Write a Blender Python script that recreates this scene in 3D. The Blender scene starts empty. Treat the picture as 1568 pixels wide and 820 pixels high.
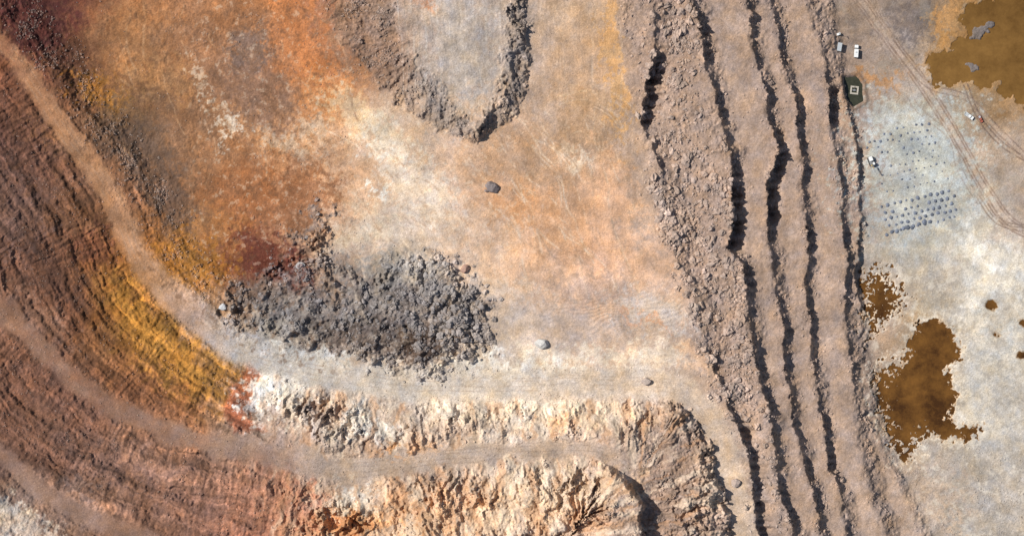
import bpy, bmesh, math
import numpy as np
from mathutils import Vector
f32=np.float32
rng=np.random.default_rng(7)
S=0.4; H=1500.0; CX,CY=784.0,410.0

# ------------------------------------------------------------ grid (plan units: 1 unit = 0.4 m)
def axis(a,b,st):
    inner=np.arange(a,b,st)
    off=np.cumsum(st*1.28**np.arange(1,30))
    return np.concatenate([(inner[0]-off)[::-1],inner,inner[-1]+off]).astype(f32)
ua=axis(-50,1620,1.1); va=axis(-50,872,1.1)
U,V=np.meshgrid(ua,va)
NV,NU=U.shape

# ------------------------------------------------------------ noise
_tab={}
def tab(seed):
    if seed not in _tab:
        r=np.random.default_rng(seed+100)
        a=r.random(65536)*2*np.pi
        _tab[seed]=(np.cos(a).astype(f32),np.sin(a).astype(f32))
    return _tab[seed]
def gn(x,y,seed):
    gx,gy=tab(seed)
    x0=np.floor(x); y0=np.floor(y)
    fx=x-x0; fy=y-y0
    ix=x0.astype(np.int32)&255; iy=(y0.astype(np.int32)&255)<<8
    ix1=(ix+1)&255; iy1=(iy+256)&65535
    a=iy|ix; b=iy|ix1; c=iy1|ix; d=iy1|ix1
    sx=fx*fx*(3-2*fx); sy=fy*fy*(3-2*fy)
    n00=gx[a]*fx+gy[a]*fy; n10=gx[b]*(fx-1)+gy[b]*fy
    n01=gx[c]*fx+gy[c]*(fy-1); n11=gx[d]*(fx-1)+gy[d]*(fy-1)
    n0=n00+(n10-n00)*sx; n1=n01+(n11-n01)*sx
    return (n0+(n1-n0)*sy)*f32(1.5)
def fbm(x,y,o,seed,g=0.5,rot=True):
    r=0; a=1.0; t=0
    for i in range(o):
        k=f32(2.03**i); q=.65*(i+.6) if rot else 0
        c,s=f32(math.cos(q)),f32(math.sin(q))
        r=r+a*gn((x*c-y*s)*k+f32(17.3*i),(x*s+y*c)*k+f32(9.1*i),seed+i); t+=a; a*=g
    return r/f32(t)*f32(1.4)
def worley(x,y,seed):
    r=np.random.default_rng(seed)
    jx=r.random(65536).astype(f32); jy=r.random(65536).astype(f32)
    x0=np.floor(x); y0=np.floor(y)
    f1=np.full(x.shape,9,f32); cid=np.zeros(x.shape,f32)
    for dy in (-1,0,1):
        for dx in (-1,0,1):
            cx=x0+dx; cy=y0+dy
            k=((cy.astype(np.int32)&255)<<8)|(cx.astype(np.int32)&255)
            d=np.sqrt((cx+jx[k]-x)**2+(cy+jy[k]-y)**2)
            nw=d<f1
            cid=np.where(nw,jx[(k*7+13)&65535],cid); f1=np.where(nw,d,f1)
    return f1,cid
def ss(a,b,x):
    t=np.clip((x-a)/(b-a),0,1); return (t*t*(3-2*t)).astype(f32)
def it(x,tb):
    return np.interp(x,[p[0] for p in tb],[p[1] for p in tb]).astype(f32)

# shared warps
W1=fbm(U/90,V/90,3,1); W2=fbm(U/90,V/90,3,11)
W3=fbm(U/22,V/22,4,21,.6); W4=fbm(U/22,V/22,4,31,.6)
W5=fbm(U/6,V/6,3,41,.65)
mot=fbm(U/9,V/9,4,130,.6)
mot2=fbm(U/5.5,V/5.5,3,133,.7)
mot3=fbm(U/28,V/28,3,135,.5)

# ------------------------------------------------------------ curves
def dense(p,n=8):
    p=np.array(p,float); q=np.vstack([2*p[0]-p[1],p,2*p[-1]-p[-2]]); out=[]
    for i in range(1,len(q)-2):
        a,b,c,d=q[i-1],q[i],q[i+1],q[i+2]
        for k in range(n):
            t=k/n
            out.append(.5*((2*b)+(-a+c)*t+(2*a-5*b+4*c-d)*t*t+(-a+3*b-3*c+d)*t**3))
    out.append(p[-1]); return np.array(out)
cu=np.arange(-400,2001,4.0); cv=np.arange(-400,1301,4.0)
CU,CV=np.meshgrid(cu,cv)
def up(F):
    x=np.clip((U+400)/4,0,len(cu)-1.001); y=np.clip((V+400)/4,0,len(cv)-1.001)
    ix=x.astype(np.int32); iy=y.astype(np.int32); fx=x-ix; fy=y-iy
    F=F.astype(f32)
    return (F[iy,ix]*(1-fx)+F[iy,ix+1]*fx)*(1-fy)+(F[iy+1,ix]*(1-fx)+F[iy+1,ix+1]*fx)*fy
def seg_d(P,X,Y):
    best=np.full(X.shape,1e9); s=np.zeros(X.shape); L=0
    for i in range(len(P)-1):
        a=P[i]; b=P[i+1]; e=b-a; l=max(np.hypot(*e),1e-6)
        t=np.clip(((X-a[0])*e[0]+(Y-a[1])*e[1])/l**2,0,1)
        d=np.hypot(X-a[0]-t*e[0],Y-a[1]-t*e[1])
        m=d<best; best=np.where(m,d,best); s=np.where(m,L+t*l,s); L+=l
    return best,s
def curve(p):
    P=dense(p); d,s=seg_d(P,CU,CV)
    sg=np.where(CV>np.interp(CU,P[:,0],P[:,1]),1,-1)
    return up(d*sg),up(s)
R1=[(-400,-420),(-150,-110),(0,62),(50,125),(100,203),(150,268),(185,332),(207,385),(242,432),(290,475),(335,512),(400,545),(500,572),(640,588),(800,588),(900,586),(1000,588),(1055,602),(1095,650),(1122,720),(1140,820),(1160,960),(1200,1300)]
R2=[(-400,80),(-150,310),(0,468),(60,530),(110,578),(170,620),(250,658),(330,680),(430,695),(520,720),(600,714),(700,698),(850,688),(920,692),(962,715),(992,760),(1008,850),(1025,1000),(1055,1300)]
R3=[(-400,420),(-150,585),(0,692),(50,740),(120,783),(200,815),(300,850),(600,885),(880,890),(950,980),(980,1300)]
d1,s1=curve(R1); d2,s2=curve(R2); d3,s3=curve(R3)
wob=W3*6+W5*2
rE=ss(1000,1040,U)*ss(600,640,V)
d1=d1+wob*(.8+1.3*rE)+rE*mot*4; d2=d2+wob+gn(U/45,V/45,58)*5; d3=d3+wob
w1=it(U,[(0,15),(120,18),(200,20),(300,26),(420,22),(640,26),(1000,24),(1050,22),(1100,20)])+gn(s1/40,U*0,59)*5+mot*3
w2=it(U,[(0,17),(250,17),(430,22),(700,15),(1000,12)])+gn(s2/35,U*0+4,57)*7+mot*3
w3=f32(14)
hR1=it(U,[(-400,20),(0,14),(150,10),(250,6),(330,3.5),(450,1),(1000,0),(1200,0)])
hR2=hR1+it(U,[(0,15),(400,9),(600,11),(950,11),(1030,7.5),(1100,7)])
hR3=hR2+it(U,[(0,12),(400,12),(700,14),(1100,14)])
below1=d1>0; below2=d2>0; below3=d3>0
cliffy=ss(370,450,U+W3*20)
t=ss(0,1,(-d1-w1)/85)
h=hR1*(1-t)
e1=np.maximum(0,d1-w1); e2=np.maximum(0,-d2-w2); tt=e1/(e1+e2+.01)
tA=tt*(1-cliffy)+ss(.04,.9,tt)*cliffy
rb=ss(1005,1030,U); tA=tA*(1-rb)+(.6*ss(.0,.07,tt)+.4*ss(.1+.1*mot3,.2+.1*mot3,tt))*rb
h=np.where(below1,hR1+(hR2-hR1)*tA+rb*2.0*np.clip(4*tt*(1-tt),0,1),h)
e1=np.maximum(0,d2-w2); e2=np.maximum(0,-d3-w3); tt2=e1/(e1+e2+.01)
rb2=ss(905,940,U); tB=tt2*(1-rb2)+ss(0,.08,tt2)*rb2
h=np.where(below2,hR2+(hR3-hR2)*tB,h)
h=np.where(below3,hR3+np.clip((d3-w3)/60,0,2)*9,h)
fade2=1-ss(935,975,U)
def rm(d,w,s): return 1-ss(-s,s,np.abs(d)-w)
mRoad1=rm(d1,w1,4); mRoad2=rm(d2,w2,4)*fade2; mRoad3=rm(d3,w3,4)
cRoad1=rm(d1,w1-1,7); cRoad2=rm(d2,w2-1,8)*fade2; cRoad3=rm(d3,w3,9)
inA=(below1&~below2)&(U<1120); inB=(below2&~below3)
offroad=1-np.maximum(np.maximum(mRoad1,mRoad2),mRoad3)
mA=inA*offroad; mB=inB*offroad; mC=(below3)*offroad
mUp=((~below1)*(1-mRoad1)*(1-ss(50,105,-d1+W3*12))*(1-ss(330,420,U))).astype(f32)

# ------------------------------------------------------------ right-hand benches
benches=[
 (6,[(-60,985),(0,1000),(80,1004),(130,992),(190,984),(260,1012),(400,1040),(520,1080),(560,1093),(600,1110),(650,1130),(700,1146),(760,1154),(820,1164),(900,1180)],
    [(0,1),(78,3),(92,13),(115,16),(185,13),(199,2),(240,3),(254,6),(262,4),(280,.3),(520,.6),(560,6),(600,3),(640,8),(690,12),(730,7),(800,12),(820,9)],38),
 (9,[(-60,1045),(0,1058),(40,1070),(90,1080),(150,1096),(215,1113),(265,1126),(310,1118),(380,1114),(400,1138),(440,1146),(520,1154),(600,1170),(660,1186),(700,1190),(760,1198),(820,1216),(900,1235)],
    [(0,2),(50,10),(90,8),(105,3),(150,7),(210,5),(225,1),(255,8),(290,20),(374,21),(390,3),(430,9),(500,3),(560,7),(640,6),(700,2.5),(760,8),(820,5)],28),
 (8,[(-60,1128),(0,1140),(60,1153),(150,1174),(230,1186),(290,1176),(350,1178),(440,1192),(540,1198),(640,1213),(720,1234),(790,1252),(820,1258),(900,1275)],
    [(0,3),(30,7),(60,3),(120,3.5),(170,7),(215,10),(230,17),(325,17),(345,9),(380,3),(440,2.5),(500,8),(550,8),(600,3),(700,7),(820,4)],24),
 (7,[(-60,1170),(0,1180),(80,1198),(170,1220),(260,1229),(340,1233),(440,1237),(540,1240),(640,1259),(710,1272),(800,1297),(900,1315)],
    [(0,1),(60,4),(110,2),(140,5),(170,8),(260,7),(290,2.5),(350,8),(440,6),(500,6),(600,2.5),(690,8),(730,7),(760,2),(820,3)],22),
 (7,[(-60,1230),(0,1238),(90,1262),(130,1266),(190,1268),(200,1276),(270,1287),(380,1292),(480,1297),(600,1307),(700,1325),(800,1352),(900,1375)],
    [(0,.5),(100,1),(130,9),(180,13),(196,1),(250,3),(280,6),(300,2),(380,6),(460,5),(500,2),(560,4),(610,2),(640,.6),(820,.4)],26),
 (4,[(-60,1252),(0,1266),(40,1274),(120,1288),(190,1309),(280,1318),(420,1312),(530,1324),(640,1340),(700,1360),(760,1392),(820,1420),(900,1460)],
    [(0,.6),(150,1),(190,4),(215,7),(240,7),(300,4),(330,2),(380,6),(440,6),(455,1.5),(520,.6),(820,.2)],18)]
edge=np.zeros(U.shape,f32); toe=np.zeros(U.shape,f32); FLOOR=0
lineX=[]
for k,(D,xl,dl,sw) in enumerate(benches):
    xc=it(V,xl)+gn(V/60,U*0+k*3.3,60+k)*5+gn(V/14+k*5,U/40,70+k)*2.8+fbm(U/9,V/9,3,400+k*5,.65)*3.4+W1*4
    d=it(V,dl)*np.clip(1+.8*gn(V/26,U*0+k*7.1,80+k)+.6*gn(V/8,U*0+k*2.1,180+k),.03,2)
    x=U-xc
    sharp=ss(-1.5,1.5,x)*.75+ss(1,8,x+W5*5)*.25; soft=ss(-9,sw,x+W3*8)
    h=h-(d*sharp+(D-d)*soft)
    h=h+np.where(x>0,np.exp(-np.maximum(x-2,0)/6)*.10*d*(1+W5*1.5),0)
    edge=np.maximum(edge,np.exp(-(x/8)**2)*np.clip(d/6,.2,1)); toe=np.maximum(toe,np.exp(-((x-9)/7)**2)); FLOOR-=D
    lineX.append(x)
mBench=ss(-25,15,lineX[1])*(1-ss(-5,15,lineX[5]))
G=it(V,[(0,942),(100,964),(200,974),(330,1004),(430,1043),(520,1068),(600,1090),(700,1140)])
mRub=ss(-14,22,U-G+W3*14)*(1-ss(-10,8,lineX[1]+W3*6))*(1-ss(600,680,V)*.7)*(~below1)

# ------------------------------------------------------------ polygons
def sdp(pts,pad=60,wa=8,wb=0.4,big=0):
    P=np.array(pts,float)
    i0=np.searchsorted(ua,P[:,0].min()-pad); i1=np.searchsorted(ua,P[:,0].max()+pad)
    j0=np.searchsorted(va,P[:,1].min()-pad); j1=np.searchsorted(va,P[:,1].max()+pad)
    sl=(slice(j0,j1),slice(i0,i1))
    X=U[sl]+W3[sl]*wa+W5[sl]*wa*wb+W1[sl]*big; Y=V[sl]+W4[sl]*wa+W2[sl]*big
    best=np.full(X.shape,1e9,f32); ins=np.zeros(X.shape,bool); n=len(P)
    for i in range(n):
        a=P[i]; b=P[(i+1)%n]; e=b-a; l2=e@e+1e-9
        t=np.clip(((X-a[0])*e[0]+(Y-a[1])*e[1])/l2,0,1)
        best=np.minimum(best,np.hypot(X-a[0]-t*e[0],Y-a[1]-t*e[1]))
        if a[1]!=b[1]:
            c=((a[1]>Y)!=(b[1]>Y))&(X<(b[0]-a[0])*(Y-a[1])/(b[1]-a[1])+a[0]); ins^=c
    out=np.full(U.shape,999,f32); out[sl]=np.where(ins,-best,best); return out
pad_in=[(612,-400),(608,20),(612,60),(640,108),(668,132),(700,172),(722,192),(740,182),(742,170),(762,150),(772,120),(770,85),(782,60),(780,20),(784,-400)]
pad_out=[(490,-400),(502,30),(520,70),(545,98),(580,138),(622,168),(665,198),(728,223),(745,205),(775,190),(800,172),(806,140),(812,100),(808,40),(810,-400)]
a=sdp(pad_in,pad=150,wa=20); b=sdp(pad_out,pad=60,wa=14)
ai=np.maximum(a,0); bi=np.maximum(-b,0)
hd=np.where(b<0,bi/(ai+bi+.01),0)
slopeL=1-ss(560,650,U)
ang_=np.arctan2(V-20,U-700); gul=gn(ang_*14+W3*.8,(b)/30,301)*1.2+gn(ang_*30+W3,(b)/18,302)*.6
mDump=(1-ss(-10,2,b))*ss(-4,8,a); mPad=1-ss(-8,4,a)
h=h+hd*7.0*(1-.6*slopeL*(1-mPad)-.2*mPad)+mDump*gul*1.0+mDump*mot3*1.5
mound=[(330,468),(375,440),(430,385),(495,318),(515,325),(500,380),(520,415),(560,425),(620,385),(690,392),(722,430),(745,480),(745,545),(660,578),(560,558),(470,532),(390,512),(340,492)]
m=sdp(mound,wa=34,pad=90,big=10)
mMound=1-ss(-18,12,m)
inm=np.clip(-m,0,50)/50
arc=np.hypot(U-720,V-560); arcs=np.sin(arc/8+W1*9+W3*2)
rid=1-np.abs(fbm(U/38,V/30,4,310,.5))*2.2
h=h+mMound*(inm*3.0+np.clip(inm*3,0,1)*(W3*1.2+rid*3.0+arcs*.6)+W1*2)
mMar=1-ss(-26,16,m+W3*12+mot*10)
xlip=U-np.interp(V,[172,182,196,219],[752,744,736,731])+W5*2; iny=ss(168,178,V)*(1-ss(208,222,V))
h=h+np.where(xlip<0,np.exp(-(xlip/16)**2),0)*iny*3.6

f1a,ca=worley((U+W3*6)/15,(V+W4*6)/15,3)
f1b,cb=worley((U+W5*3)/6,(V+W5*3)/6,4)
clump=np.clip(.45+fbm(U/40,V/40,4,210)*1.5,0,1)
# roughness map
rough=np.full(U.shape,.06,f32)
def rset(mk,v):
    global rough
    rough=rough+(v-rough)*np.clip(mk,0,1)
rset((~below1)*(1-ss(380,560,U)),.12+.28*clump)
rset(mPad,.17)
rset(mUp,.5); rset(mA*(1-cliffy),.34); rset(mB*(1-cliffy),.2); rset(mA*cliffy,.45); rset(mB*cliffy,.42); rset(mC,.3)
rset(mBench,.12+.12*clump); rset(mBench*toe,.28); rset(mBench*edge,.38); rset(mRub,.25+.5*clump); rset(mDump,.35+.3*clump); rset(mMar,.22+.55*clump)
rset((mA*rb+(inB|inA)*rb2*ss(960,1000,U)*offroad),.95)
nz=fbm(U/13,V/13,5,91,.6)
h=h+nz*rough*1.8+fbm(U/4.2,V/4.2,2,96,.7)*np.clip(rough,0,.6)*.55
facet=(ca-.5)*1.3+(cb-.5)*.6
h=h+facet*np.clip(rough-.3,0,1)*.9
# rills on the dumped slopes and spurs on the cliffs
rs=np.where(below2,s2,s1); rd=np.where(below2,d2,d1)
rill=gn(rs/4.5+W3*.8,rd/45,101)*.34+gn(rs/9+W3*.7,rd/60,102)*.5
ledge=gn(rs/170,rd/15+W1*.9+W3*.25,103)*1.35+gn(rs/110,rd/6.5+W1+W3*.4,105)*.9+gn(rs/70,rd/3.2+W3*.5,104)*.42
sl_=(mA+mB+mC*.6)*(1-cliffy)
h=h+sl_*(rill*np.clip(.8+1.6*W1,.1,1.6)+ledge*(.85-.8*W2)+W3*.35)+mUp*(ledge*.7+W3*.8)
wd=rs/26+W3*.7+rd/70
sp=1-np.abs(gn(wd,rd/75,111))*2.2
sp1=1-np.abs(gn(rs/12+W3*.8-rd/50,rd/48,113))*2
sp2=1-np.abs(gn(rs/5.5+W4*.5-rd/30,rd/28,112))*2
bell=np.clip(4*tt*(1-tt),0,1)*mA+np.clip(4*tt2*(1-tt2)+.25,0,1)*mB
h=h+cliffy*bell*(sp*3.8+sp1*1.7+sp2*.5+facet*.8)*np.clip(.8+2.0*W1,.15,1.8)
mCor=np.exp(-(((U-950)/130)**2+((V-480)/42)**2)*1.4)
ph=(V+(U-950)**2/1400*.6+W1*18+W3*1.5+(U-950)*.12)/6.6*2*np.pi
h=h+mCor*np.sin(ph)*.2*np.clip(.6+W2*2,0,1.3)
h=h+(W1*1.0)*(1-mBench*.6)*(.4+.6*offroad)

# ------------------------------------------------------------ ponds
pond_a=[(1478,12),(1500,2),(1560,-12),(1760,-30),(1760,190),(1568,163),(1540,150),(1528,128),(1495,130),(1470,120),(1452,132),(1430,130),(1424,108),(1426,90),(1455,76),(1474,55)]
isl1=[(1486,44),(1500,38),(1512,30),(1524,36),(1516,50),(1502,60),(1482,58)]
isl2=[(1480,98),(1496,97),(1498,106),(1486,111)]
pond_b=[(1405,500),(1430,490),(1455,500),(1462,525),(1474,545),(1448,560),(1452,590),(1468,598),(1450,640),(1462,655),(1502,655),(1490,669),(1450,670),(1420,665),(1400,680),(1388,705),(1366,680),(1355,650),(1345,610),(1338,572),(1362,566),(1390,545),(1398,520)]
mott=[(1322,412),(1352,408),(1368,430),(1388,450),(1376,480),(1350,500),(1328,520),(1318,480)]
mott2=[(1334,545),(1380,560),(1412,600),(1420,660),(1400,700),(1360,670),(1340,620)]
sludge=[(1292,118),(1312,117),(1320,130),(1321,155),(1307,163),(1296,150)]
zW=FLOOR-.45
hf=FLOOR+fbm(U/30,V/30,3,120)*.12+nz*(.06+.2*ss(1370,1440,U)*ss(670,720,V))
inflr=ss(4,24,lineX[5]); h=h*(1-inflr)+hf*inflr
pa=sdp(pond_a,pad=80,wa=14); i1=sdp(isl1,wa=9); i2=sdp(isl2,wa=5)
pa=np.maximum(pa,-np.minimum(i1,i2))+mot*5
pb=sdp(pond_b,wa=12)
pm=sdp(mott,wa=12); pm2=sdp(mott2,wa=6)
pb_=pb+np.where(pm2<20,(mot*20+mot2*17+3)*np.clip((20-pm2)/26,0,1),0)+mot*9+mot2*6
pm_=pm+mot*26+mot2*24+10
sg=sdp(sludge,wa=2)
XU0=U+W3*5+W5*3; XV0=V+W4*5+mot2*2
def blob(u,v,r): return np.hypot(XU0-u,(XV0-v)*1.2)-r+mot*3
sm=np.minimum(np.minimum(blob(1565,542,7),blob(1520,467,6)),np.minimum(blob(1568,494,5),blob(1527,512,2)))
pmx=np.where(pm<25,pm_,99)
pall=np.minimum(np.minimum(pa,pb_),np.minimum(pmx,sm))
dip=1-ss(-3,3,pall)
h=h-dip*1.3
h=h+((i1<0)*.5+(i2<0)*.4)*(.7+mot)*1.0
mS=1-ss(-2,3,sg); h=h*(1-mS)+(FLOOR-1.4)*mS
ber=np.exp(-((sg-4)/3)**2); h=h+ber*.8

# ------------------------------------------------------------ colour (display values, converted later)
rows=[
[(92,56,48),(105,65,52),(160,110,75),(165,118,85),(168,112,72),(165,115,90),(182,158,145),(180,164,155),(165,150,142),(198,166,138),(168,145,132),(166,144,133),(162,139,128),(158,139,126),(130,116,108),(140,105,65),(120,80,30)],
[(135,88,66),(105,72,56),(150,105,70),(150,108,80),(140,110,95),(180,118,78),(150,125,112),(178,164,155),(172,154,144),(194,160,132),(162,140,129),(168,145,133),(164,140,128),(156,136,125),(168,152,142),(145,110,70),(135,90,40)],
[(98,68,58),(130,92,68),(102,80,65),(145,108,82),(180,132,96),(200,156,122),(208,180,156),(190,164,146),(190,154,126),(184,153,129),(170,148,134),(167,145,133),(164,140,128),(158,138,128),(174,172,166),(168,152,140),(165,140,120)],
[(108,80,68),(112,80,62),(138,98,74),(130,95,70),(165,112,78),(198,156,126),(216,190,170),(208,174,150),(196,154,124),(206,164,134),(175,153,140),(167,145,134),(164,141,130),(161,141,131),(178,179,176),(178,168,159),(170,150,138)],
[(110,78,64),(108,74,58),(150,97,52),(170,118,70),(115,68,52),(172,143,124),(180,170,163),(208,184,166),(212,172,143),(220,176,150),(194,163,143),(169,147,135),(164,142,131),(162,142,132),(176,170,162),(200,195,187),(192,183,174)],
[(135,98,80),(116,80,62),(158,106,50),(182,144,112),(143,138,134),(124,116,114),(122,112,110),(162,148,138),(194,176,163),(196,169,154),(198,173,156),(168,146,135),(164,142,132),(162,142,132),(175,150,125),(189,184,178),(180,175,168)],
[(120,84,68),(130,94,80),(136,93,70),(170,112,70),(218,210,205),(206,186,172),(208,192,180),(212,196,182),(214,194,178),(216,192,172),(202,179,162),(170,148,136),(164,142,132),(162,142,132),(165,142,118),(191,186,181),(185,178,172)],
[(118,86,72),(130,96,82),(138,104,88),(150,113,97),(152,120,104),(172,154,144),(182,162,149),(194,170,154),(198,177,162),(194,170,154),(155,134,124),(196,173,156),(166,144,134),(164,144,134),(175,158,145),(173,166,160),(175,167,161)],
[(185,164,152),(148,120,107),(142,106,88),(148,108,92),(165,114,92),(194,158,128),(200,168,141),(212,184,160),(210,184,163),(196,170,152),(147,126,116),(174,151,138),(162,142,132),(163,144,134),(177,157,142),(173,164,157),(172,163,156)]]
Gd=np.array(rows,f32)/255
x=np.clip((U+W1*34+W3*14+mot*4)/100,0,15.999); y=np.clip((V+W2*34+W4*14+mot2*4)/100,0,7.999)
ix=x.astype(np.int32); iy=y.astype(np.int32); fx=(x-ix)[...,None]; fy=(y-iy)[...,None]
C=(Gd[iy,ix]*(1-fx)+Gd[iy,ix+1]*fx)*(1-fy)+(Gd[iy+1,ix]*(1-fx)+Gd[iy+1,ix+1]*fx)*fy
def bl(mk,c):
    global C
    C=C+(np.array(c,f32)/255-C)*np.clip(mk,0,1)[...,None]
XU=U+W3*24+W1*14+W5*8; XV=V+W4*24+W2*14+mot2*8
def blot(u,v,ru,rv,ang,c,st=.7,sharp=.42,n=1.0):
    R=2.1*max(ru,rv)+50
    j0,j1=np.searchsorted(va,[v-R,v+R]); i0,i1=np.searchsorted(ua,[u-R,u+R])
    sl=(slice(j0,j1),slice(i0,i1))
    X=XU[sl]-u; Y=XV[sl]-v; ca_,sa=math.cos(math.radians(ang)),math.sin(math.radians(ang))
    r=np.sqrt(((X*ca_+Y*sa)/ru)**2+((-X*sa+Y*ca_)/rv)**2)+(mot[sl]+.6*mot2[sl])*n
    mk=(1-ss(1-sharp,1+sharp,r))*st
    C[sl]+= (np.array(c,f32)/255-C[sl])*mk[...,None]
for B in [
 (60,40,75,50,30,(82,46,44),.85),(110,95,35,35,0,(92,62,50),.7),(165,152,55,26,25,(168,114,52),.8),(140,70,40,30,0,(112,76,56),.5),
 (215,215,38,70,-35,(106,86,74),.75),(262,300,32,66,-30,(110,88,76),.75),(205,60,60,50,0,(168,124,88),.5),(300,50,50,50,0,(152,112,86),.6),(250,120,45,30,20,(176,132,92),.5),
 (390,70,42,35,0,(122,102,94),.75),(460,70,38,90,-10,(194,126,80),.65),(505,150,50,45,30,(202,138,88),.6),(350,20,60,20,0,(163,114,80),.6),
 (400,155,60,38,20,(134,104,88),.7),(370,300,60,60,0,(156,104,70),.7),(465,300,45,55,0,(140,94,66),.7),(345,352,40,25,0,(174,120,76),.6),(320,240,40,30,30,(162,118,86),.6),
 (305,120,6,34,-24,(204,186,168),.55,.5,1.8),(328,165,5,30,-38,(204,188,172),.5,.5,1.8),(347,198,19,7,0,(216,202,188),.7,.4,1.6),(340,212,4,12,10,(216,202,188),.7,.4,1.4),(440,215,45,14,25,(206,187,168),.55),(480,195,30,12,40,(216,199,181),.5),
 (400,400,62,36,5,(98,54,44),.9),(445,425,32,26,0,(90,48,42),.8),(300,398,55,34,10,(170,116,54),.8),
 (550,180,26,66,-50,(218,196,166),.65),(600,215,45,22,30,(218,204,186),.6),(575,283,13,9,0,(232,224,214),.9,.3),(640,290,36,80,-45,(220,207,195),.65),(560,345,40,35,0,(208,192,174),.55),(535,370,60,10,-30,(205,192,176),.45),
 (720,345,40,50,0,(192,169,153),.45),(900,200,55,45,0,(162,133,108),.7),(885,245,28,12,0,(218,202,184),.7),(905,150,40,16,10,(192,158,126),.5),
 (830,120,18,90,0,(184,161,147),.5),(938,90,12,110,-8,(210,162,110),.7),(800,320,42,28,0,(196,142,100),.55),(870,330,50,60,0,(184,145,115),.5),(940,330,35,90,-15,(220,174,142),.55),(985,400,35,60,-20,(222,181,154),.5),
 (800,250,70,40,0,(170,142,121),.5),(850,410,40,18,0,(208,174,150),.5),(652,4,18,9,0,(192,120,78),.6),(700,80,60,90,0,(176,166,161),.7),(640,60,20,60,0,(178,161,151),.5),(560,60,50,50,30,(136,113,101),.6),(530,25,25,35,0,(170,128,98),.6),
 (440,470,70,36,10,(122,116,117),.75),(600,470,110,55,0,(114,107,108),.75),(620,412,70,22,0,(160,155,152),.7),(700,450,26,44,-20,(152,143,138),.6),(700,490,45,40,0,(134,122,116),.6),(560,522,80,28,0,(94,81,75),.7),(650,528,45,26,0,(78,62,54),.8),(480,345,35,12,-40,(120,114,117),.6),(420,500,40,16,10,(144,141,141),.5),(580,440,30,50,30,(130,123,120),.5),
 (900,445,80,26,0,(166,143,132),.55),(860,505,90,30,0,(180,164,157),.6),(1005,478,60,28,15,(197,186,181),.7),(990,492,45,5,20,(210,160,130),.65),(1030,450,30,14,20,(208,172,147),.5),
 (760,562,120,13,0,(232,225,217),.8),(900,545,120,12,0,(224,211,197),.65),(1010,548,60,18,0,(228,209,191),.7),(1060,545,18,18,0,(212,172,144),.6),(480,546,90,9,8,(208,209,210),.7),(760,440,70,18,10,(213,195,182),.5),
 (300,478,36,20,30,(190,160,147),.75),(345,515,44,17,25,(170,166,172),.8),
 (60,260,70,50,40,(104,74,66),.6),(110,310,60,40,45,(122,86,62),.5),(80,400,60,40,45,(98,72,62),.5),(150,380,30,30,0,(106,66,52),.6),(20,330,50,60,0,(112,88,82),.5),(60,490,60,25,45,(152,118,102),.5)]: blot(*B)
oc=sdp([(150,405),(205,415),(250,455),(300,505),(350,552),(385,562),(368,600),(350,632),(290,622),(225,575),(175,520),(148,455)],wa=26)
bl((1-ss(-30,22,oc+mot*22+mot2*10))*.75,(154,108,60))
bl((1-ss(-30,10,oc+W3*28+mot2*18+12))*.6,(184,132,60))
rd_=sdp([(383,555),(402,570),(384,600),(374,640),(405,656),(360,658),(340,622),(365,580)],wa=8)
bl((1-ss(-6,8,rd_+mot2*5))*.75,(164,88,60))
for B in [(425,600,50,34,20,(234,229,225),.85),(385,625,10,24,0,(238,228,224),.7),(470,640,50,22,20,(200,184,172),.6),(560,645,45,26,20,(230,225,220),.75),(500,622,36,12,20,(140,120,112),.7),(640,692,30,12,0,(216,172,134),.65),(600,695,18,10,0,(218,158,108),.7),  # grey-brown blots, here and next line: dark rock with shade painted into colour
 (600,630,24,20,30,(148,128,118),.6),(760,640,90,26,-5,(222,206,189),.6),(900,638,80,24,0,(226,204,181),.65),(700,655,50,12,-10,(190,160,140),.5),(860,650,24,12,0,(216,170,134),.55),(820,620,30,10,0,(234,222,208),.6),(1000,640,30,20,0,(208,183,161),.6),(1030,700,30,60,-10,(144,123,112),.75),
 (540,768,30,30,0,(214,207,200),.75),(530,806,32,16,0,(206,136,84),.7),(470,780,22,46,-25,(180,116,92),.45),(430,740,50,24,20,(165,118,98),.5),(850,750,90,34,0,(226,201,175),.65),(700,775,80,36,0,(200,160,128),.65),(930,735,40,24,0,(210,180,154),.6),(800,725,60,12,0,(230,214,198),.5),(620,760,40,22,0,(194,150,116),.65),(590,800,40,14,0,(208,152,106),.65),(660,735,60,8,0,(150,128,116),.6),(900,790,40,20,20,(196,158,130),.6),(760,800,30,16,0,(226,206,186),.6),
 (280,760,90,24,25,(150,114,101),.5),(150,700,70,24,35,(118,92,84),.6),(60,640,60,24,40,(120,89,75),.5),(120,750,40,12,35,(138,117,112),.5),(250,715,80,14,25,(165,126,108),.5),
 (20,790,70,22,30,(214,203,193),.8),(60,815,60,12,25,(204,179,162),.7)]: blot(*B)
def lum(mk,k):
    global C
    C=C*(1+mk*k)[...,None]
c1=np.stack([it(U,[(0,174),(150,186),(240,188),(300,188),(360,176),(500,188),(700,202),(1000,202),(1100,204)]),it(U,[(0,128),(150,141),(240,148),(300,162),(360,170),(500,182),(700,190),(1000,185),(1100,183)]),it(U,[(0,97),(150,108),(240,121),(300,150),(360,169),(500,177),(700,179),(1000,171),(1100,165)])],-1)/255
C=C+(c1-C)*(cRoad1*(.78+.3*mot3))[...,None]
c2=np.stack([it(U,[(0,150),(200,155),(400,156),(520,166),(1000,174)]),it(U,[(0,117),(200,123),(400,132),(520,151),(1000,155)]),it(U,[(0,100),(200,108),(400,121),(520,141),(1000,143)])],-1)/255
C=C+(c2-C)*(cRoad2*(.64+.4*mot3))[...,None]
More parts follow.
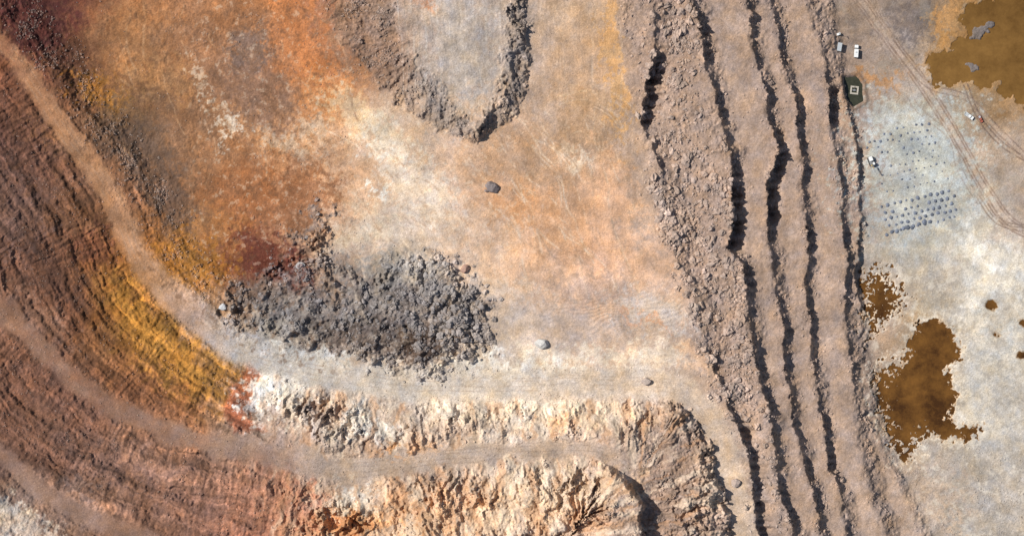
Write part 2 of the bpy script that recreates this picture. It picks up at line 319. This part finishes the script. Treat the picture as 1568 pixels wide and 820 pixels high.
bl(cRoad3*.55,(154,127,115))
bl(mDump*.65*ss(600,680,U),(134,123,118)); bl(mDump*.5*(1-ss(600,680,U)),(128,107,95))
bl(mMar*ss(.05,.4,W3)*.4,(166,158,153)); bl(mMar*ss(.1,.5,-W3)*.45,(92,81,78))
bl(mRub*.5,(169,145,132)); bl(mBench*.75,(173,150,137)); bl(mBench*edge*.3,(142,118,107))
bl(mBench*ss(.1,.5,mot3)*.4,(186,161,145)); bl(mBench*ss(.1,.5,-mot3)*.35,(154,135,126))
# right floor
for B in [(1335,30,46,40,0,(140,123,113),.7),(1400,35,40,30,0,(114,103,101),.75),(1440,20,30,20,0,(112,103,99),.6),(1405,250,85,100,10,(184,188,187),.85),(1365,175,50,26,0,(182,183,182),.7),(1450,330,40,30,0,(192,192,189),.6),
 (1530,430,55,75,0,(224,216,207),.65),(1500,560,50,50,0,(203,196,189),.6),(1440,420,45,40,0,(172,162,154),.6),(1495,630,60,20,0,(212,204,195),.6),(1540,620,40,60,0,(179,171,163),.5),(1500,390,16,40,-30,(228,221,213),.6),(1560,330,40,50,0,(172,152,140),.5),(1420,470,30,20,0,(192,184,174),.5),
 (1350,360,20,40,0,(165,158,150),.5),(1350,120,34,10,0,(174,126,84),.75),(1400,130,30,26,0,(174,155,143),.5),(1455,28,24,26,-30,(176,134,90),.95),(1460,62,24,12,0,(167,124,76),.7),(1420,100,20,12,0,(162,123,84),.5),
 (1500,760,80,50,0,(174,164,157),.6),(1430,770,40,60,-30,(182,161,147),.6),(1460,790,12,40,-35,(206,180,156),.4),(1520,700,60,16,0,(180,170,161),.5),(1480,510,30,20,0,(192,184,177),.6),
 (1400,215,50,12,-10,(162,166,169),.5),(1410,335,60,20,-13,(160,164,169),.6),(1370,280,30,40,0,(172,172,172),.5),(1560,410,20,30,0,(232,226,218),.6),(1490,350,30,14,-30,(205,202,197),.6),(1545,480,30,20,0,(178,166,153),.6),(1490,480,14,30,0,(216,206,195),.5)]: blot(*B)
bl((1-ss(0,18,np.minimum(pb_,pm+10)+mot*16))*.75*(pb_>-1),(220,210,198))
bl((1-ss(0,5,np.minimum(pb_,pmx)))*.7,(138,98,60))
bl((1-ss(2,14,pa+mot*10))*.6,(160,125,87)); bl(((i1<4)|(i2<3))*.9,(116,110,112))
bl((1-ss(0,5,sm))*.7,(146,110,72)); bl(ber*.6,(120,98,84))
# vehicle tracks and scrapes
def stroke(pts,w,c,st,wa=1.0,fade=.5,offs=(0,)):
    P=dense(pts,6); pd_=w*3+max(map(abs,offs))+8
    j0,j1=np.searchsorted(va,[P[:,1].min()-pd_,P[:,1].max()+pd_]); i0,i1=np.searchsorted(ua,[P[:,0].min()-pd_,P[:,0].max()+pd_])
    sl=(slice(j0,j1),slice(i0,i1))
    for o in offs:
        T=np.gradient(P,axis=0); T/=np.linalg.norm(T,axis=1)[:,None]+1e-9
        Q=P+np.stack([-T[:,1],T[:,0]],1)*o
        d,s=seg_d(Q,U[sl]+W1[sl]*wa,V[sl]+W2[sl]*wa)
        mk=(1-ss(w*.5,w*1.2,d))*st*np.clip(1-fade+fade*1.6*(mot3[sl]+.3)+mot[sl]*.9,0,1)
        C[sl]+=(np.array(c,f32)/255-C[sl])*mk[...,None]
haul=[(1290,-30),(1325,10),(1365,65),(1400,110),(1440,170),(1480,235),(1515,300),(1545,340),(1600,365)]
stroke(haul,12,(184,164,151),.7,5)
stroke(haul,1.4,(126,106,96),.7,3,.4,(-8,-4,5,9))
stroke([(1360,60),(1352,40),(1380,0),(1400,-30)],7,(150,134,125),.5,4)
stroke([(1340,-30),(1350,20),(1375,70)],1,(165,150,142),.6,4,.5,(-4,0,5,9))
stroke([(1365,65),(1420,130),(1480,150),(1530,200),(1600,270)],5,(180,160,148),.5); stroke([(1365,65),(1420,130),(1480,150),(1530,200),(1600,270)],1.3,(124,104,94),.7,1,.3,(-4,4))
stroke([(1478,130),(1500,180),(1540,225),(1600,260)],1.3,(108,90,82),.8,1,.3,(-3,3))
stroke([(1380,95),(1400,160),(1455,210),(1470,260),(1500,310)],1.1,(148,136,129),.7,2,.4,(-4,4))
stroke([(1500,300),(1520,330),(1545,345),(1590,350)],1.2,(132,115,105),.8,1,.3,(-4,0,5))
stroke([(1330,600),(1370,680),(1420,760),(1470,830)],1.2,(150,132,122),.4,3,.5,(-6,0,7))
for k in range(16):
    x0=rng.uniform(825,950); stroke([(x0,-30),(x0+4,80),(x0+12-abs(x0-890)*.2,190),(x0-10+(x0-835)*.6,310),(x0+(x0-835),430),(x0+30+(x0-835)*.9,520)],rng.uniform(.8,2),[(212,188,166),(160,134,114)][k%2],.28,10,.9)
for k in range(20):
    r=rng.uniform(20,100); a0=rng.uniform(-60,40); a1=a0+rng.uniform(50,130)
    stroke([(890+r*math.cos(math.radians(q)),222+r*.95*math.sin(math.radians(q))) for q in np.linspace(a0-90,a1-90,6)],.9,[(212,190,166),(146,118,96)][k%2],.42,6,.85)
for k in range(70):
    x0=rng.uniform(480,880); y0=rng.uniform(120,380); L_=rng.uniform(.3,1.1); sl1=rng.uniform(.3,1.4)
    stroke([(x0,y0),(x0+40*L_,y0+45*L_*sl1),(x0+70*L_,y0+100*L_*sl1),(x0+rng.uniform(80,110)*L_,y0+160*L_*sl1)],rng.uniform(.8,2.2),[(228,213,197),(168,141,121)][k%2],.36,10,.9)
for k in range(34):
    x0=rng.uniform(150,540); y0=rng.uniform(-20,260)
    stroke([(x0,y0),(x0-15+rng.uniform(0,40),y0+40),(x0+rng.uniform(-10,60),y0+90)],rng.uniform(.8,2),[(207,172,140),(118,86,65)][k%2],.38,10,.9)
for k in range(18):
    x0=610+k*9.5; stroke([(x0,-30),(x0+3,60),(x0+8+rng.uniform(-5,8),130+rng.uniform(-45,35))],rng.uniform(.8,1.6),[(204,195,189),(144,134,129)][k%2],.5,6,.8)
for o in (-11,-6,2,9):
    stroke(R1[2:19],1.1,(160,138,125),.34,4,.85,(o,)); stroke(R2[2:15],1.0,(132,110,99),.3,4,.9,(o,))
# grain and streak variation
vs=fbm(U/5,V/60,3,140,.5,False); dsx=(U+V)*.7071; dsy=(U-V)*.7071
ds=fbm((dsy+W1*25)/5,(dsx)/50,3,150,.5,False)
mV=ss(770,830,U)*(1-ss(960,1010,U))*(1-ss(380,460,V))+mPad+mBench*.5
mD=ss(250,380,U)*(1-ss(720,800,U))*(1-ss(360,420,V))*(1-mPad)
lum(vs*mV,.05); lum(ds*mD,.06)
big=fbm(U/45,V/45,6,160,.72); lum(big,.20)
bg2=fbm((U+W3*12)/16,(V+W4*12)/16,5,165,.7); lum(bg2,.10)
gr=fbm(U/4,V/4,3,170,.8); lum(gr*(.4+rough*.6),.13)
lum(rng.standard_normal(U.shape).astype(f32)*.05,1)
hu=fbm(U/26,V/26,5,180,.65)
C[...,0]*=1+hu*.05; C[...,2]*=1-hu*.09
lum(((cb-.5)*2)*np.clip(rough*1.3,0,1),.08)
lf=(mA+mB)*(1-cliffy); lum(lf*gn(rs/4.5+W3,rd/60,190),.12); lum((lf+mUp)*gn(rs/170,rd/12+W1*1.5+W3*.3,192),.26); lum((lf+mUp)*gn(rs/90,rd/4+W3*.5,193),.20); lum((mA+mB)*cliffy*gn(rs/9+W3*1.0,rd/60,191),.14)
vn=fbm(rs/16+W3*.6,rd/70,3,195,.5,False); bl((mA+mB)*cliffy*ss(.12,.5,vn)*.45,(236,220,202)); bl((mA+mB)*cliffy*ss(.12,.5,-vn)*.5,(186,142,108))
sf=fbm(U/11,V/11,4,200,.65)
bl(ss(.28,.45,sf)*(~below1)*ss(250,330,U)*(1-ss(760,860,U))*(1-mMar)*(1-mDump)*(1-mPad)*.38,(219,202,186))
bl(ss(.16,.42,-sf)*(~below1)*(1-ss(480,560,U))*.42,(108,80,62))
bl(ss(.15,.45,fbm(U/30,V/30,5,205,.7))*inflr*.4,(154,146,140)); bl(ss(.15,.4,fbm(U/24,V/24,5,207,.75))*inflr*ss(340,400,V)*.5,(222,214,204))
g=(C@np.array([.3,.55,.15],f32))[...,None]; C=g+(C-g)*1.0
C=C*np.array([1.012,1.0,.965],f32)
C=np.clip(C,.02,.98)
lin=np.where(C<.04045,C/12.92,((C+.055)/1.055)**2.4)*.86

# ------------------------------------------------------------ survey: relocate plan points for their elevation
def blur(A,r):
    for ax in (0,1):
        A=np.moveaxis(A,ax,0); c=np.cumsum(np.pad(A.astype(np.float64),((r+1,r),)+((0,0),),mode='edge'),0)
        A=np.moveaxis((c[2*r+1:]-c[:-2*r-1])/(2*r+1),0,ax)
    return A
E=blur(blur(h,16),16)
X=(U-CX)*S*(1-E/H); Y=(CY-V)*S*(1-E/H)
def at(u,v):
    i=min(max(int(np.searchsorted(ua,u)),0),NU-1); j=min(max(int(np.searchsorted(va,v)),0),NV-1)
    return float(X[j,i]),float(Y[j,i]),float(h[j,i])

def mesh_np(name,vt,faces,k,col=None,smooth=False):
    me=bpy.data.meshes.new(name); n=len(vt); m=len(faces)
    me.vertices.add(n); me.vertices.foreach_set('co',vt.astype(f32).ravel())
    me.loops.add(m*k); me.loops.foreach_set('vertex_index',faces.astype(np.int32).ravel())
    me.polygons.add(m); me.polygons.foreach_set('loop_start',(np.arange(m)*k).astype(np.int32))
    me.polygons.foreach_set('use_smooth',np.full(m,smooth))
    me.update(calc_edges=True)
    if col is not None:
        a=me.color_attributes.new('Col','FLOAT_COLOR','POINT'); a.data.foreach_set('color',np.concatenate([col,np.ones((n,1))],1).astype(f32).ravel())
    ob=bpy.data.objects.new(name,me); bpy.context.scene.collection.objects.link(ob); return ob
idx=np.arange(NU*NV).reshape(NV,NU)
fc=np.stack([idx[1:,:-1],idx[1:,1:],idx[:-1,1:],idx[:-1,:-1]],-1).reshape(-1,4)
terrain=mesh_np('open_pit_mine_terrain',np.stack([X,Y,h],-1).reshape(-1,3),fc,4,lin.reshape(-1,3),True)

# ------------------------------------------------------------ materials
def newmat(n):
    m=bpy.data.materials.new(n); m.use_nodes=True; return m,m.node_tree,m.node_tree.nodes['Principled BSDF']
def ground_mat(n,bs,bd):
    m,t,b=newmat(n); b.inputs['Roughness'].default_value=.95; b.inputs['Specular IOR Level'].default_value=.15
    a=t.nodes.new('ShaderNodeAttribute'); a.attribute_name='Col'
    tc=t.nodes.new('ShaderNodeTexCoord')
    n1=t.nodes.new('ShaderNodeTexNoise'); n1.inputs['Scale'].default_value=1.2; n1.inputs['Detail'].default_value=5; n1.inputs['Roughness'].default_value=.7
    mr=t.nodes.new('ShaderNodeMapRange'); mr.inputs['From Min'].default_value=.3; mr.inputs['From Max'].default_value=.7; mr.inputs['To Min'].default_value=.82; mr.inputs['To Max'].default_value=1.18
    mx=t.nodes.new('ShaderNodeVectorMath'); mx.operation='SCALE'
    n2=t.nodes.new('ShaderNodeTexVoronoi'); n2.inputs['Scale'].default_value=bs
    bp=t.nodes.new('ShaderNodeBump'); bp.inputs['Strength'].default_value=.45; bp.inputs['Distance'].default_value=bd
    L=t.links.new
    L(tc.outputs['Object'],n1.inputs['Vector']); L(tc.outputs['Object'],n2.inputs['Vector'])
    L(n1.outputs['Fac'],mr.inputs['Value']); L(a.outputs['Color'],mx.inputs[0]); L(mr.outputs[0],mx.inputs['Scale']); L(mx.outputs[0],b.inputs['Base Color'])
    L(n2.outputs['Distance'],bp.inputs['Height']); L(bp.outputs[0],b.inputs['Normal']); return m
terrain.data.materials.append(ground_mat('mine_soil',1.0,.2))
def flat(n,c,r=.6,metal=0,var=.15):
    m,t,b=newmat(n); b.inputs['Roughness'].default_value=r; b.inputs['Metallic'].default_value=metal
    nn=t.nodes.new('ShaderNodeTexNoise'); nn.inputs['Scale'].default_value=1.5; nn.inputs['Detail'].default_value=4
    cr=t.nodes.new('ShaderNodeMixRGB'); cr.inputs[1].default_value=(*[x*(1-var) for x in c],1); cr.inputs[2].default_value=(*[min(1,x*(1+var)) for x in c],1)
    tc=t.nodes.new('ShaderNodeTexCoord'); t.links.new(tc.outputs['Object'],nn.inputs['Vector'])
    t.links.new(nn.outputs['Fac'],cr.inputs[0]); t.links.new(cr.outputs[0],b.inputs['Base Color']); return m
def water(n,c0,c1,sc):
    m,t,b=newmat(n); b.inputs['Roughness'].default_value=.2; b.inputs['Specular IOR Level'].default_value=.4
    nn=t.nodes.new('ShaderNodeTexNoise'); nn.inputs['Scale'].default_value=sc; nn.inputs['Detail'].default_value=8; nn.inputs['Roughness'].default_value=.75
    cr=t.nodes.new('ShaderNodeValToRGB'); cr.color_ramp.elements[0].position=.38; cr.color_ramp.elements[1].position=.64
    cr.color_ramp.elements[0].color=(*c0,1); cr.color_ramp.elements[1].color=(*c1,1)
    tc=t.nodes.new('ShaderNodeTexCoord'); t.links.new(tc.outputs['Object'],nn.inputs['Vector'])
    t.links.new(nn.outputs['Fac'],cr.inputs[0]); t.links.new(cr.outputs[0],b.inputs['Base Color']); return m

# ------------------------------------------------------------ rocks (one mesh)
def ico(sub):
    bm=bmesh.new(); bmesh.ops.create_icosphere(bm,subdivisions=sub,radius=1); v=np.array([x.co[:] for x in bm.verts]); bm.faces.ensure_lookup_table()
    f=np.array([[q.index for q in p.verts] for p in bm.faces]); bm.free(); return v,f
def pick(mask,n):
    w=np.clip(mask,0,None).astype(np.float64).ravel(); inn=((U>-48)&(U<1616)&(V>-48)&(V<868)).ravel(); w=w*inn
    c=np.cumsum(w); return np.searchsorted(c,rng.random(n)*c[-1])
def rocks(name,sets,sub):
    v0,f0=ico(sub); VT=[];FC=[];CL=[];base=0
    for mask,n,rmin,rmax,pw,cm,ct in sets:
        k=pick(mask,n); r=rmin+(rmax-rmin)*rng.random(n)**pw
        px=X.ravel()[k]+rng.uniform(-.3,.3,n); py=Y.ravel()[k]+rng.uniform(-.3,.3,n); pz=h.ravel()[k]
        rad=1+.28*rng.standard_normal((n,len(v0))); rad=np.clip(rad,.6,1.5)
        v=v0[None]*rad[...,None]*np.stack([rng.uniform(.8,1.4,n),rng.uniform(.7,1.1,n),rng.uniform(.6,1.0,n)],-1)[:,None,:]
        a=rng.uniform(0,6.28,n)[:,None]; x=v[...,0]*np.cos(a)-v[...,1]*np.sin(a); y=v[...,0]*np.sin(a)+v[...,1]*np.cos(a)
        v=np.stack([x,y,v[...,2]],-1)*r[:,None,None]+np.stack([px,py,pz+r*.2],-1)[:,None,:]
        col=lin.reshape(-1,3)[k]; col=(col*(1-ct)+np.array(cm)*ct)*rng.uniform(.85,1.3,(n,1))
        VT.append(v.reshape(-1,3)); CL.append(np.repeat(col,len(v0),0)); FC.append((f0[None]+base+np.arange(n)[:,None,None]*len(v0)).reshape(-1,3)); base+=n*len(v0)
    return mesh_np(name,np.concatenate(VT),np.concatenate(FC),3,np.clip(np.concatenate(CL),0,.8),False)
rk=ground_mat('rock',2.5,.1)
cl=np.clip(fbm(U/32,V/32,4,215,.6)*2.2,0,1)**1.3+.06
gm=(.42,.34,.29); gg=(.32,.295,.285)
rubd=mRub*cl*(.12+ss(230,330,V)+.8*np.exp(-(((U-1035)/25)**2)))
moundd=mMar*cl*(.4+ss(520,640,U))
rub=rocks('rock_rubble',[(rubd,7500,.22,1.0,2.4,gm,.35),(moundd,4200,.22,.95,2.2,gg,.4),(mDump*cl,2000,.22,.8,2.4,gm,.3),
  (mUp*cl*offroad,2600,.2,.7,2.2,gm,.3),((mA+mB)*(1-cliffy)*cl,2600,.18,.5,2.4,gm,.25),
  ((mA+mB)*cliffy*cl,1600,.22,.9,2.2,gm,.25),(mBench*(.03+edge+toe)*cl,5500,.18,.75,2.2,gm,.2),((~below1)*(U<560)*cl**2,1200,.18,.5,2,gm,.3),
  (inflr*(pall>6)*ss(660,720,V)*cl,1300,.15,.5,2,gm,.2),(cRoad1*ss(14,22,np.abs(d1))+cRoad2*.3,1200,.15,.5,2,gm,.3),((~below1)*(U>480)*(U<1000)*(V<540)*cl**2,700,.12,.35,2,gm,.2)],1)
rub.data.materials.append(rk)
bf=rocks('boulder_field',[(rubd,1000,.8,2.3,2.8,gm,.35),(moundd,300,.8,1.9,2,gg,.45),(mDump*cl,80,.7,1.2,2,gm,.25),(mMar*np.exp(-(((U-700)/45)**2+((V-480)/80)**2)),150,.8,2.1,2,gg,.5),((mA+mB)*cliffy*cl,80,.7,1.7,2,gm,.2),(mBench*(edge+toe)*cl,200,.6,1.4,2,gm,.15)],2)
bf.data.materials.append(rk)

def boulder(u,v,rx,ry,rz,c,seed):
    x,y,z=at(u,v); r=np.random.default_rng(seed); v0,f0=ico(3)
    nn=np.zeros(len(v0))
    for k in range(14):
        d=r.standard_normal(3); d/=np.linalg.norm(d); nn=np.maximum(nn,(v0@d)*r.uniform(1.0,1.35))
    vv=v0/np.clip(nn,.75,1.35)[:,None]*(1+.03*r.standard_normal((len(v0),1)))
    vv=vv*[rx,ry,rz]; vv[:,2]+=rz*.45
    ob=mesh_np('boulder',vv,f0,3,np.tile(np.array(c),(len(v0),1))*r.uniform(.85,1.1,(len(v0),1)),False); ob.location=(x,y,z); ob.data.materials.append(rk)
boulder(752,286,4.0,3.6,3.0,(.24,.20,.19),1); boulder(745,292,1.3,1.1,1.0,(.28,.22,.2),12); boulder(829,525,4.0,3.3,2.6,(.5,.48,.45),2); boulder(460,405,2.6,2.2,1.8,(.42,.40,.39),3)
boulder(711,412,2.7,2.3,1.9,(.40,.25,.19),4); boulder(988,583,2.8,2.4,1.9,(.42,.34,.29),5); boulder(1127,737,2.4,2.6,1.8,(.42,.33,.28),6); boulder(340,470,2.0,2.0,1.6,(.5,.5,.5),7)

# ------------------------------------------------------------ ponds
def pond(name,poly,z,mat,pad):
    c=np.mean(poly,0); bm=bmesh.new(); vs_=[]
    for p in poly:
        d=np.array(p)-c; q=c+d*(1+pad/max(np.linalg.norm(d),1)); x,y,_=at(*q); vs_.append(bm.verts.new((x,y,z)))
    bm.faces.new(vs_); bmesh.ops.recalc_face_normals(bm,faces=bm.faces); bmesh.ops.triangulate(bm,faces=bm.faces)
    me=bpy.data.meshes.new(name); bm.to_mesh(me); bm.free()
    ob=bpy.data.objects.new(name,me); bpy.context.scene.collection.objects.link(ob); me.materials.append(mat)
wb=water('ochre_pond_water',(.09,.042,.008),(.22,.115,.03),.018); wb2=water('rust_pond_water',(.05,.02,.004),(.18,.08,.016),.05)
ws=water('sludge_water',(.03,.032,.02),(.055,.055,.035),.3)
pond('pond',[(1385,-45),(1810,-60),(1810,230),(1568,205),(1520,175),(1395,165)],zW,wb,0)
pond('pond',[(1395,465),(1475,470),(1530,500),(1530,640),(1525,695),(1400,735),(1372,725),(1340,670),(1322,600),(1322,535),(1360,530)],zW,wb2,4)
pond('pond',[(1316,398),(1365,392),(1410,435),(1405,495),(1355,530),(1322,532)],zW,wb2,2)
pond('pond',[(1540,520),(1600,520),(1600,565),(1540,565)],zW,wb2,0); pond('pond',[(1495,445),(1545,445),(1545,480),(1495,480)],zW,wb2,0); pond('pond',[(1546,481),(1595,481),(1595,512),(1546,512)],zW,wb2,0)
pond('sludge_pond',sludge,FLOOR-.5,ws,4)

# ------------------------------------------------------------ built objects
white=flat('white_paint',(.75,.75,.73),.4); dark=flat('black_rubber',(.03,.03,.03),.8); glass=flat('dark_glass',(.03,.04,.05),.1); red=flat('red_paint',(.35,.09,.05),.5)
steel=flat('worn_steel',(.3,.3,.3),.5,.5); yel=flat('yellow_paint',(.5,.33,.06),.5); grey=flat('grey_paint',(.4,.42,.43),.6); blue=flat('blue_grey_paint',(.2,.26,.32),.6)
def root(name,u,v,ang,dz=0):
    x,y,z=at(u,v); e=bpy.data.objects.new(name,None); bpy.context.scene.collection.objects.link(e); e.location=(x,y,z+dz); e.rotation_euler=(0,0,math.radians(ang)); e.empty_display_size=1; return e
def fin(par,name,bm,mat,bev=.05):
    if bev: bmesh.ops.bevel(bm,geom=list(bm.edges),offset=bev,segments=2,affect='EDGES')
    me=bpy.data.meshes.new(name); bm.to_mesh(me); bm.free(); me.materials.append(mat)
    o=bpy.data.objects.new(name,me); bpy.context.scene.collection.objects.link(o); o.parent=par; return o
def box(par,name,c,s,mat,bev=.05,taper=1,ry=0):
    bm=bmesh.new(); bmesh.ops.create_cube(bm,size=1)
    for q in bm.verts:
        k=taper if q.co.z>0 else 1
        x,y,z=q.co.x*s[0]*k,q.co.y*s[1]*k,q.co.z*s[2]
        x,z=x*math.cos(ry)+z*math.sin(ry),-x*math.sin(ry)+z*math.cos(ry)
        q.co=(x+c[0],y+c[1],z+c[2])
    return fin(par,name,bm,mat,bev)
def cyl(par,name,c,r,l,mat,ax='Y'):
    bm=bmesh.new(); bmesh.ops.create_cone(bm,cap_ends=True,segments=20,radius1=r,radius2=r,depth=l)
    for q in bm.verts:
        x,y,z=q.co
        if ax=='Y': q.co=(x,z,y)
        elif ax=='X': q.co=(z,x,y)
        q.co=q.co+Vector(c)
    bmesh.ops.recalc_face_normals(bm,faces=bm.faces); return fin(par,name,bm,mat,.02)
def pickup(u,v,ang,paint,k=1.0):
    p=root('pickup_truck',u,v,ang,.05); p.scale=(k,k,k)
    box(p,'chassis',(0,0,.55),(5.2,1.7,.3),dark); box(p,'hood',(1.85,0,.95),(1.5,1.85,.55),paint,.12); box(p,'cabin_lower',(.3,0,.95),(1.9,1.88,.6),paint,.08)
    box(p,'cabin_glass',(.3,0,1.45),(1.8,1.7,.45),glass,.05,.85); box(p,'roof',(.25,0,1.72),(1.35,1.45,.08),paint,.03)
    box(p,'bed_floor',(-1.7,0,.85),(1.95,1.8,.1),grey,.02)
    for n,c,s in [('bed_side_left',(-1.7,.9,1.05),(1.95,.1,.5)),('bed_side_right',(-1.7,-.9,1.05),(1.95,.1,.5)),('tailgate',(-2.65,0,1.05),(.1,1.7,.5))]: box(p,n,c,s,paint,.02)
    i=0
    for x in (1.7,-1.7):
        for y in (.85,-.85): i+=1; cyl(p,'wheel_%d'%i,(x,y,.4),.4,.28,dark)
    box(p,'bumper',(2.65,0,.6),(.15,1.8,.25),steel,.04)
pickup(1483,177,-35,white,1.2); pickup(1501,182,-62,red,.9)
p=root('blast_hole_drill_rig',1333,247,-70,.05); p.scale=(1.15,1.15,1.15)
for y,n in ((1.3,'left'),(-1.3,'right')): box(p,'track_'+n,(0,y,.5),(5.0,.6,1.0),dark,.25)
box(p,'deck',(0,0,1.25),(5.6,2.4,.4),steel,.05); box(p,'compressor_housing',(-1.4,.1,2.1),(2.4,2.0,1.3),white,.1); box(p,'cab',(1.6,.7,2.2),(1.4,1.1,1.6),white,.1); box(p,'cab_window',(2.33,.7,2.4),(.06,.9,.8),glass,.02)
box(p,'mast_base',(2.2,-.5,1.9),(.9,.9,1.2),yel,.05)
for y in (-.75,-.25):
    for z in (0,.5): box(p,'mast_rail_%d%d'%(y*100,z*10),(3.3,y,3.6+z),(7.2,.1,.1),steel,.01,1,-.35)
for k in range(8): box(p,'mast_brace_%d'%k,(.3+k*.85,-.5,2.5+k*.31),(.08,.5,.5),steel,.01)
cyl(p,'drill_head',(3.6,-.5,4.0),.3,.8,yel,'Z'); cyl(p,'exhaust',(-2.0,.7,3.0),.1,.7,dark,'Z')
p=root('service_truck',1310,78,86,.05)
box(p,'chassis',(0,0,.7),(8.4,1.6,.35),dark); box(p,'cargo_box',(-1.4,0,2.15),(5.2,2.5,2.4),white,.08); box(p,'cab',(2.9,0,1.75),(1.9,2.4,1.7),white,.2); box(p,'windscreen',(3.87,0,2.1),(.05,2.0,.8),glass,.02); box(p,'roof_hatch',(-1,0,3.38),(1,1,.08),grey,.02)
for k in range(5): box(p,'roof_rib_%d'%k,(-3.4+k*1.0,0,3.37),(.08,2.3,.04),grey,.01)
i=0
for x in (2.8,-1.8,-3.0):
    for y in (1.05,-1.05): i+=1; cyl(p,'wheel_%d'%i,(x,y,.55),.55,.35,dark)
p=root('site_cabin',1285,72,80,.3)
box(p,'walls',(0,0,1.2),(5,2.4,2.4),blue,.04); box(p,'roof',(0,0,2.47),(5.3,2.7,.12),grey,.03); box(p,'door',(.8,-1.23,1.0),(.9,.05,2.0),white,.01); box(p,'window',(-1.2,-1.23,1.5),(1.2,.05,.8),glass,.01)
for n,x in (('skid_front',1.5),('skid_rear',-1.5)): box(p,n,(x,0,-.15),(.25,2.3,.3),steel,.02)
p=root('light_tower_trailer',1284,52,20,.2)
box(p,'generator_housing',(0,0,.9),(2.4,1.4,1.1),white,.1); cyl(p,'mast',(0,0,3.5),.08,5,steel,'Z'); box(p,'lamp_bar',(0,0,6),(.2,2.0,.15),steel,.02)
for k in range(4): box(p,'floodlight_%d'%k,(.15,-.75+k*.5,6.2),(.25,.35,.3),grey,.03)
box(p,'drawbar',(1.8,0,.5),(1.4,.12,.12),dark,.02)
for y in (.8,-.8): cyl(p,'wheel_%s'%('a' if y>0 else 'b'),(0,y,.35),.35,.2,dark)
p=root('pump_raft',1308,138,-6); p.location.z=FLOOR-.5
wf=flat('weathered_float',(.42,.38,.31),.8)
for n,c,s in [('pontoon_north',(0,2.1,.2),(5.2,1.0,.6)),('pontoon_south',(0,-2.1,.2),(5.2,1.0,.6)),('pontoon_east',(2.1,0,.2),(1.0,3.1,.6)),('pontoon_west',(-2.1,0,.2),(1.0,3.1,.6))]: box(p,n,c,s,wf,.08)
box(p,'pump_motor',(0,0,.5),(1.4,1.1,.9),steel,.08); cyl(p,'intake_pipe',(0,1.0,.75),.15,2.6,dark); box(p,'pump_mount',(0,0,.05),(3.2,.4,.15),steel,.02)

vt=[];fcs=[];cc=[]
def cone(u,v,r):
    x,y,z=at(u,v); n=9; b0=len(vt); a=rng.uniform(0,6.28); q0=rng.uniform(.8,1.5)
    for ring,(rr,zz) in enumerate(((1,-.05),(.62,.4),(.22,.62))):
        for k in range(n):
            q=r*rr*rng.uniform(.75,1.25); t_=a+k*6.283/n; vt.append((x+q*math.cos(t_),y+q*math.sin(t_),z+zz*r*.9)); cc.append(np.array((.13,.145,.18))*q0*rng.uniform(.8,1.2))
    vt.append((x,y,z+.5*r)); cc.append((.12,.13,.16))
    for g in (0,1):
        for k in range(n):
            k2=(k+1)%n; A,B_,C_,D_=b0+g*n+k,b0+g*n+k2,b0+(g+1)*n+k2,b0+(g+1)*n+k; fcs.extend([(A,B_,C_),(A,C_,D_)])
    for k in range(n): fcs.append((b0+2*n+k,b0+2*n+(k+1)%n,b0+3*n))
def gridp(u0,v0,nx,ny,dx,dy,ang,r,drop):
    c_,s_=math.cos(math.radians(ang)),math.sin(math.radians(ang))
    for j in range(ny):
        for i in range(nx):
            if rng.random()<drop: continue
            a_=i*dx+(j%2)*dx*.5+rng.uniform(-1.5,1.5); b_=j*dy+rng.uniform(-1.2,1.2); cone(u0+a_*c_-b_*s_,v0+a_*s_+b_*c_,r*rng.uniform(.7,1.25))
gridp(1350,316,12,5,9.6,10,-13,1.15,.08); gridp(1357,358,8,1,8.6,9,-18,1.4,0); gridp(1373,196,6,5,10,10,-8,.9,.2); gridp(1326,208,5,4,9,9,-5,.85,.25); gridp(1345,258,10,4,10.5,12,-12,.7,.4)
pl=mesh_np('drill_cuttings_piles',np.array(vt),np.array(fcs),3,np.array(cc),True); pl.data.materials.append(rk)

# ------------------------------------------------------------ light, sky, camera
sc=bpy.context.scene
el,al=math.radians(48),math.radians(18)
d=Vector((math.cos(el)*math.cos(al),-math.cos(el)*math.sin(al),-math.sin(el)))
L=bpy.data.lights.new('sun','SUN'); L.energy=5.0; L.angle=math.radians(.5); L.color=(1,.96,.89)
o=bpy.data.objects.new('sun',L); sc.collection.objects.link(o); o.rotation_euler=d.to_track_quat('-Z','Y').to_euler(); o.location=(-300,100,400)
w=bpy.data.worlds.new('World'); sc.world=w; w.use_nodes=True; nt=w.node_tree
sk=nt.nodes.new('ShaderNodeTexSky'); sk.sky_type='NISHITA'; sk.sun_disc=False; sk.sun_elevation=el; sk.sun_rotation=math.radians(288)
nt.links.new(sk.outputs[0],nt.nodes['Background'].inputs[0]); nt.nodes['Background'].inputs[1].default_value=.085
sc.view_settings.view_transform='Standard'; sc.view_settings.look='None'; sc.view_settings.exposure=0
cam=bpy.data.cameras.new('camera'); co=bpy.data.objects.new('camera',cam); sc.collection.objects.link(co); co.location=(0,0,H)
cam.sensor_width=36; cam.lens=36*H/(1568*S); cam.clip_start=1; cam.clip_end=20000; sc.camera=co
